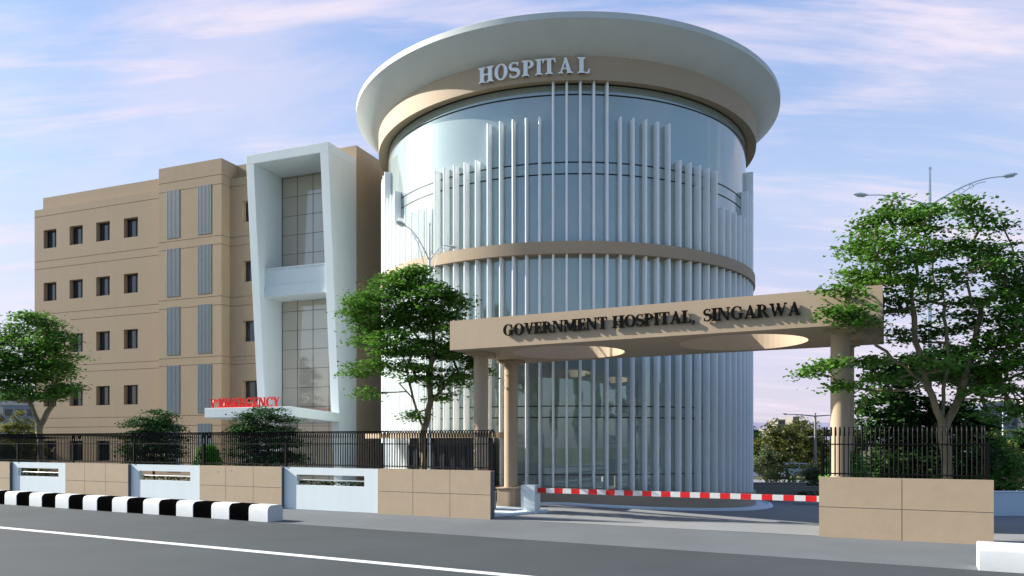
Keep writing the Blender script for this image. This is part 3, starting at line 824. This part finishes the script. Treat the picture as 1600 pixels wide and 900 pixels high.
# ------------------------------------------------------------------ street lamps
def lamp(label, x, y, zb, arms, top, ja, mat='lamp_white', r=.056, scroll=True, group='double arm street lamps'):
    """arms: list of (dx, dy, z_tip)"""
    root = thing('street_lamp', label, 'street lamp', (x, y, zb), group)
    w = MB(); w.tube([(x, y, zb), (x, y, zb + 1.2), (x, y, ja), (x, y, top)], [r * 1.25, r * 1.15, r * .8, r * .45], 12); w.tube([(x, y, top), (x, y, top + .07)], r * .8, 10)
    w.build('pole', M[mat], root, smooth=40)
    for dx, dy, zt in arms:
        L = math.hypot(dx, dy); ux, uy = dx / L, dy / L
        def pnt(s, z): return (x + ux * s, y + uy * s, z)
        hl = .52 if L > 1.3 else .4
        end = L - hl; rise = zt - ja
        w = MB(); pts = []
        for i in range(15):
            t = i / 14; pts.append(pnt(end * t, ja + rise * math.sin(t * math.pi / 2 * 1.04)))
        w.tube(pts, [r * .52 - r * .2 * i / 14 for i in range(15)], 8)
        if scroll:
            b = []
            for i in range(13):
                t = i / 12; b.append(pnt(end * .06 + end * .72 * t, ja - .75 + (rise + .60) * math.sin(t * math.pi / 2)))
            w.tube(b, r * .26, 6)
            for s0, rr in ((.44, .09), (.58, .075)):
                t = s0 / .72; zc = ja + rise * math.sin(s0 * math.pi / 2 * 1.04) - .12
                w.tube([(pnt(end * s0 + rr * math.cos(a), zc + rr * math.sin(a))) for a in [2 * math.pi * k / 14 for k in range(15)]], r * .16, 5)
        w.build('arm', M[mat], root, smooth=50)
        # head: flattened teardrop
        w = MB(); n = 14; prof = [(0, .03), (.06, .06), (.18, .10), (.32, .115), (.44, .085), (.52, .02)]
        vs = []; base = len(w.v); k = hl / .52
        for s, rr in prof:
            for i in range(n):
                a = 2 * math.pi * i / n
                lx = math.cos(a) * rr * 1.25; lz = math.sin(a) * rr * (.62 if math.sin(a) > 0 else .4)
                sl = .10 * s * (1 if rise > 0 else 1)
                w.v.append((x + ux * (end + s * k) - uy * lx, y + uy * (end + s * k) + ux * lx, zt + lz + sl))
        for i in range(len(prof) - 1):
            for j in range(n):
                a = base + i * n + j; b = base + i * n + (j + 1) % n; w.f.append((a, b, b + n, a + n)); w.m.append(0)
        w.f.append(tuple(base + j for j in range(n))); w.m.append(0); e = base + (len(prof) - 1) * n
        w.f.append(tuple(e + j for j in range(n - 1, -1, -1))); w.m.append(0)
        hd = w.build('lamp_head', M[mat], root, smooth=60)
        w = MB(); q = [(.12, -.075), (.40, -.07), (.40, .07), (.12, .07)]
        lo = [(x + ux * (end + s * k) - uy * l, y + uy * (end + s * k) + ux * l, zt - .052 + .10 * s) for s, l in q]
        w.hexa([(a, b, c - .012) for a, b, c in lo], lo); w.build('lens', M['lens'], hd)
    return root
lamp('white double arm lamp rising out of the large tree on the right', 15.5, 28., -.6, [(-2.65, .4, 11.69), (2.85, -.6, 12.10)], 12.55, 11.2, r=.064)
lamp('white double arm lamp behind the tree in front of the glass drum', -3.17, 29., 0, [(-1.0, -1.75, 10.35), (.9, 1.6, 10.25)], 10.75, 9.4)
lamp('grey street lamp with long arms among the trees beyond the barrier', 26.1, 65., -.75, [(-2.9, -.2, 4.85), (2.6, .2, 4.8)], 4.9, 4.7, 'lamp_grey', .11, False, 'grey lamps in the distance')
lamp('small grey lamp post left of the taller grey lamp, in front of far trees', 24.9, 67., -.75, [(-2.4, -.1, 2.95), (1.9, .1, 2.9)], 3.0, 2.88, 'lamp_grey', .07, False, 'grey lamps in the distance')
lamp('slim white double arm lamp in front of the distant office block', 45.5, 70., -.75, [(-2.0, -.2, 5.2), (1.9, .2, 5.3)], 5.7, 4.7, 'lamp_white', .07, False)

# ------------------------------------------------------------------ background
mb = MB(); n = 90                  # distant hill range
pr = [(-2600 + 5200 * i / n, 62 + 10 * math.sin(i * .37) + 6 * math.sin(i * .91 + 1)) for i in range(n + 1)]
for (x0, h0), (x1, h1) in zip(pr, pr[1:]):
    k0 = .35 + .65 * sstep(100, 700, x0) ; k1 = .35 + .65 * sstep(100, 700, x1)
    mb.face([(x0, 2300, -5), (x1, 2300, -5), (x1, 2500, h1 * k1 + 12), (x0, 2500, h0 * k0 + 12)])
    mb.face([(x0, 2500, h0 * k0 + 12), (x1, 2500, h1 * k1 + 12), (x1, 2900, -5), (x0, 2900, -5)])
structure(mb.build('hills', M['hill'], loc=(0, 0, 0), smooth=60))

fly = thing('flyover', 'dark flyover deck crossing far behind, beside the glass drum', 'bridge', (150, 300, 0))
w = MB(); w.box(20, 190, 300, 312, 5.0, 7.6); w.build('deck', M['bridge'], fly)
w = MB()
for x in range(30, 190, 22): w.box(x, x + 2.5, 302, 310, -.75, 5.0)
w.build('piers', M['bridge'], fly)

ap = thing('apartment_block', 'small beige stepped apartment block far beyond the gateway', 'building', (57, 160, 0))
for i, (x0, x1, zt) in enumerate(((54.9, 56.6, 5.6), (56.7, 58.3, 7.4), (58.4, 59.8, 6.2), (59.9, 61.2, 8.0), (61.3, 62.6, 7.2))):
    w = MB(); w.box(x0, x1, 160 + i % 2, 168, -.75, zt); t = w.build('tower', M['concrete'], ap)
    w = MB()
    for z in np.arange(.5, zt - .6, 1.0): w.box(x0 + .2, x1 - .35, 160 + i % 2 - .05, 160 + i % 2 - .01, z, z + .55)
    w.build('window_rows', M['glass_dark'], t)

def office(label, x0, x1, y, z1, wallm, rows, cols, winm, name='office_block'):
    r = thing(name, label, 'building', ((x0 + x1) / 2, y, -.75))
    w = MB(); w.box(x0, x1, y, y + 14, -.75, z1); wl_ = w.build('wall', M[wallm], r)
    w = MB(); w.box(x0 - .15, x1 + .15, y - .15, y + 14.1, z1 + .001, z1 + .5); w.build('roof', M['concrete_far'], r)
    for j in range(rows):
        zz = z1 - (z1 + .4) * (j + .72) / rows; hh = (z1 + .4) / rows * .45
        for i in range(cols):
            a = x0 + (x1 - x0) * (i + .2) / cols; b = x0 + (x1 - x0) * (i + .8) / cols
            w = MB(); w.box(a, b, y - .06, y - .01, zz, zz + hh); w.build('window', M[winm], r)
office('blue glass office block at the far right behind the trees', 128, 137, 205, 13.2, 'glass_blue', 6, 5, 'glass_dark')
office('pale concrete office block at the far right edge', 137.3, 152, 203, 14.0, 'concrete_far', 6, 6, 'glass_blue')
office('pale tall building at the far left edge behind the tree', -76, -62.5, 95, 8.2, 'concrete_far', 5, 6, 'glass_blue')
office('low blue grey building beside the tan wing at the far left', -62, -58, 92, 7.0, 'glass_blue', 4, 3, 'glass_dark')

def bgtree(label, x, y, h, wd, mat, zb=-.75, per=26, leaf=None, seed=0, cat='tree', name='tree', lo=.3):
    lobes = []; r = random.Random(seed)
    for i in range(9):
        z = h * (lo + (.92 - lo) * i / 8); k = math.sin(math.pi * min(1, .28 + .66 * i / 8))
        lobes.append((r.uniform(-.28, .28) * wd * k, r.uniform(-.25, .25) * wd * k, z, wd * .30 * k + .2, wd * .28 * k + .2, h * .085 + .1))
    return tree(name, label, (x, y, zb), lobes, [[(0, 0, h * lo, None), (r.uniform(-.1, .1) * wd, 0, h * .6, None)]], leaf=leaf or wd * .045, per=per, spacing=wd * .115, mat=mat, r0=wd * .03 + .02, cat=cat, fork=h * lo * .8, clump=(wd * .1, wd * .1, wd * .05), twig=.01)
bgtree('wide olive green tree beyond the barrier, left of the grey lamp', 22.9, 66, 5.2, 5.2, 'leaf_olive', seed=3)
bgtree('olive green tree beside the grey lamp, beyond the barrier', 26.8, 70, 5.6, 4.2, 'leaf_olive', seed=4)
bgtree('olive green tree close behind the right gateway column', 31.5, 72, 5.4, 4.5, 'leaf_olive', seed=5)
bgtree('small pale green tree just right of the glass drum', 18.6, 55, 3.0, 2.3, 'leaf_pale', seed=6)
bgtree('low silvery bush in the far planter beyond the barrier', 18.9, 47, 1.8, 2.0, 'leaf_pale', seed=8, cat='bush', name='bush', lo=.15)
bgtree('dark green tree at the right edge below the office block', 33.5, 50, 4.4, 3.6, 'leaf_dark', seed=9)
bgtree('pale yellow green tree in front of the blue office block', 46.5, 74, 5.6, 3.4, 'leaf_yellow', seed=10)
bgtree('bushy green tree right of the short tan wall', 24.3, 37.5, 3.8, 3.0, 'leaf', seed=12, lo=.12)
bgtree('mid green tree behind the short railing, far right', 29, 46, 4.6, 4.0, 'leaf_olive', seed=13, lo=.12)
bgtree('pale green bush behind the low pale blue wall, right edge', 26.8, 36.5, 2.0, 2.2, 'leaf_pale', seed=14, cat='bush', name='bush', lo=.1)
bgtree('yellow green tree at the far left beside the tan wing', -30.6, 47, 4.4, 2.6, 'leaf_yellow', zb=0, seed=20, lo=.15)
bgtree('olive tree at the left edge behind the railing', -34.6, 50, 4.9, 3.4, 'leaf_olive', zb=0, seed=21, lo=.15)
bgtree('dark green tree behind the right end of the tan wall', 35, 62, 5.0, 5.0, 'leaf_dark', seed=22, lo=.1)

bgtree('broad olive tree filling the gap right of the drum, far beyond the barrier', 21.5, 78, 4.6, 5.0, 'leaf_olive', seed=31, lo=.15)
bgtree('dark olive tree behind the small pale tree right of the drum', 26.5, 82, 5.0, 5.5, 'leaf_dark', seed=32, lo=.15)
bgtree('olive tree farther right behind the gateway column', 33.5, 84, 5.4, 5.5, 'leaf_olive', seed=33, lo=.15)
bgtree('round green bush in the far planter, next to the small clipped ball', 20.6, 46.5, 1.5, 1.8, 'leaf_pale', seed=34, cat='bush', name='bush', lo=.15)
for k, (x, y, hh) in enumerate(((-13, -8, 13.), (-5, -11, 15.), (5, -9, 13.5), (14, -10, 14.5))):
    bgtree(('slim dark', 'tallest slim', 'slightly shorter slim', 'slim rounded')[k] + ' green street tree across the road, mirrored in the glass drum', x, y, hh, hh * .34, 'leaf', zb=0, seed=40 + k, lo=.25)

def car(label, x, y, z, col):
    root = thing('parked_car', label, 'car', (x, y, z), 'cars parked beyond the barrier')
    m = matte('car_paint', col, .3, .03, 2, 20, 0, .5)
    prof = [(-2.1, .3), (2.1, .3), (2.15, .62), (1.95, .78), (1.15, .88), (.55, 1.38), (-1.0, 1.42), (-1.75, .95), (-2.12, .85)]
    w = MB(); w.hexa([(x + a, y - .8, z + b) for a, b in prof], [(x + a, y + .8, z + b) for a, b in prof]); w.build('body', m, root, bevel=.06)
    for q in ([(-1.5, .95), (-.25, .95), (-.25, 1.34), (-.98, 1.34)], [(-.15, .95), (1.0, .95), (.52, 1.32), (-.15, 1.34)]):
        w = MB(); w.hexa([(x + a, y - .815, z + b) for a, b in q], [(x + a, y - .79, z + b) for a, b in q]); w.build('window', M['glass_dark'], root)
    for a in (-1.3, 1.3):
        for b in (-.72, .72):
            w = MB(); w.tube([(x + a, y + b - .1, z + .32), (x + a, y + b + .1, z + .32)], .32, 14); w.build('wheel', M['frame_dark'], root, smooth=40)
hedge('long olive hedge in front of the parked cars, beyond the barrier', HR, 17, 34, 50, 50.8, -.75, .92, 4200, .14, 'leaf_olive')
car('pale silver parked car just right of the drum, beyond the planter', 20.8, 64, -.75, (.6, .63, .66))
car('blue grey parked car in the middle under the far trees', 25.0, 66, -.75, (.42, .5, .6))
car('white parked car near the grey lamp, beyond the barrier', 29.8, 65, -.75, (.75, .75, .75))

def lowwall(label, x0, x1, y0, y1, z0, z1, mat):
    w = MB(); w.box(x0, x1, y0, y1, z0, z1)
    w.box(x0 - .03, x1 + .03, y0 - .03, y1 + .03, z1 + .001, z1 + .05)
    tag(w.build('low_wall', M[mat], loc=((x0 + x1) / 2, y0, z0), bevel=.01), label, 'wall')
lowwall('low grey planter wall just right of the drum, beyond the barrier', 12.7, 15.6, 40, 40.3, -.8, .25, 'concrete')
lowwall('low pale planter wall behind the small hedge, beyond the barrier', 15.7, 21.5, 41.5, 41.8, -.8, -.05, 'concrete')
lowwall('low pale blue wall at the right edge behind the tan wall', 18.6, 32, 31.5, 31.8, -.9, .33, 'bluewall')

# ------------------------------------------------------------------ sky and sun
SUN_AZ, SUN_EL = 104, 31
s_dir = Vector((-math.sin(RAD(SUN_AZ)) * math.cos(RAD(SUN_EL)), -math.cos(RAD(SUN_AZ)) * math.cos(RAD(SUN_EL)), math.sin(RAD(SUN_EL))))
sl = bpy.data.lights.new('sun', 'SUN'); sl.energy = 4.7; sl.angle = RAD(.6); sl.color = (1.0, .93, .82)
so = bpy.data.objects.new('sun', sl); C.objects.link(so); so.rotation_euler = s_dir.to_track_quat('Z', 'Y').to_euler(); so.location = (-40, 20, 40)

wd = bpy.data.worlds.new('World'); SC.world = wd; wd.use_nodes = True
nt = wd.node_tree; bg = nt.nodes['Background']
sky = nt.nodes.new('ShaderNodeTexSky'); sky.sky_type = 'NISHITA'; sky.sun_disc = False
sky.sun_elevation = RAD(SUN_EL); sky.sun_rotation = math.atan2(s_dir.x, s_dir.y)
sky.air_density = 1.0; sky.dust_density = 2.0; sky.ozone_density = 2.0
tc = nt.nodes.new('ShaderNodeTexCoord')
sep = nt.nodes.new('ShaderNodeSeparateXYZ'); nt.links.new(tc.outputs['Generated'], sep.inputs[0])
def mth(op, a, b=None):
    n = nt.nodes.new('ShaderNodeMath'); n.operation = op
    for i, v in enumerate((a, b)):
        if v is None: continue
        if isinstance(v, (int, float)): n.inputs[i].default_value = v
        else: nt.links.new(v, n.inputs[i])
    return n.outputs[0]
zz = mth('ADD', mth('MAXIMUM', sep.outputs['Z'], 0.0), .22)
cmb = nt.nodes.new('ShaderNodeCombineXYZ')
nt.links.new(mth('DIVIDE', sep.outputs['X'], zz), cmb.inputs[0]); nt.links.new(mth('DIVIDE', sep.outputs['Y'], zz), cmb.inputs[1])
def cloud(scale, st, lo, hi, detail=8, seed=0.0):
    mp = nt.nodes.new('ShaderNodeMapping'); mp.inputs['Scale'].default_value = st; mp.inputs['Location'].default_value = (seed, seed * .7, 0)
    nt.links.new(cmb.outputs[0], mp.inputs['Vector'])
    n = nt.nodes.new('ShaderNodeTexNoise'); n.inputs['Scale'].default_value = scale; n.inputs['Detail'].default_value = detail; n.inputs['Roughness'].default_value = .58
    n.inputs['Distortion'].default_value = .4
    nt.links.new(mp.outputs['Vector'], n.inputs['Vector'])
    r = nt.nodes.new('ShaderNodeMapRange'); r.interpolation_type = 'SMOOTHSTEP'
    r.inputs['From Min'].default_value = lo; r.inputs['From Max'].default_value = hi
    nt.links.new(n.outputs['Fac'], r.inputs['Value']); return r.outputs['Result']
c1 = cloud(1.15, (.8, 1.7, 1), .45, .68, 10, 5.3)
c2 = cloud(2.6, (.55, 3.2, 1), .46, .70, 10, 8.4)
cm = mth('MINIMUM', mth('ADD', mth('MULTIPLY', c1, .50), mth('MULTIPLY', c2, .72)), 1.0)
grad = nt.nodes.new('ShaderNodeValToRGB'); el = grad.color_ramp.elements
el[0].position = 0; el[0].color = (.60, .53, .64, 1); el[1].position = 1; el[1].color = (.11, .21, .52, 1)
for p, c in ((.12, (.56, .515, .65, 1)), (.30, (.41, .50, .70, 1)), (.52, (.225, .345, .64, 1))):
    e = el.new(p); e.color = c
nt.links.new(sep.outputs['Z'], grad.inputs['Fac'])
g10 = mixc(nt, grad.outputs['Color'], (9.2, 9.2, 9.2), 1.0, 'MULTIPLY')
vd = nt.nodes.new('ShaderNodeVectorMath'); vd.operation = 'DOT_PRODUCT'; vd.inputs[1].default_value = s_dir
nt.links.new(tc.outputs['Generated'], vd.inputs[0])
au = nt.nodes.new('ShaderNodeMapRange'); au.interpolation_type = 'SMOOTHSTEP'      # the glow of the sky round the sun
au.inputs['From Min'].default_value = .70; au.inputs['From Max'].default_value = .97; au.inputs['To Min'].default_value = .76; au.inputs['To Max'].default_value = 0
nt.links.new(vd.outputs['Value'], au.inputs['Value'])
nf = nt.nodes.new('ShaderNodeMapRange'); nf.interpolation_type = 'SMOOTHSTEP'      # lavender thins out behind the camera, shaped so the fill light is bluer
nf.inputs['From Min'].default_value = -.25; nf.inputs['From Max'].default_value = .45; nf.inputs['To Min'].default_value = .25
nt.links.new(sep.outputs['Y'], nf.inputs['Value'])
clear = mixc(nt, sky.outputs[0], (.95, 1.12, 1.25), 1.0, 'MULTIPLY')
base = mixc(nt, clear, g10, mth('MULTIPLY', au.outputs['Result'], nf.outputs['Result']))
cl = mixc(nt, base, (6.1, 5.45, 6.2), mth('MULTIPLY', mth('MULTIPLY', cm, .85), nf.outputs['Result']))
nt.links.new(cl, bg.inputs['Color']); bg.inputs['Strength'].default_value = .066

# ------------------------------------------------------------------ camera and view
cd = bpy.data.cameras.new('camera'); cam = bpy.data.objects.new('camera', cd); C.objects.link(cam)
cam.location = (0, 0, 2.4); cam.rotation_euler = (RAD(90), 0, 0)
cd.sensor_width = 36; cd.lens = 36 * 1180 / 1600; cd.shift_y = (692 - 450) / 1600; cd.clip_end = 8000; cd.clip_start = .1
SC.camera = cam
SC.render.resolution_x = 1024; SC.render.resolution_y = 576
vs = SC.view_settings; vs.view_transform = 'Standard'; vs.look = 'None'; vs.exposure = 1.25; vs.gamma = 1; vs.use_curve_mapping = False
SC.cycles.max_bounces = 8
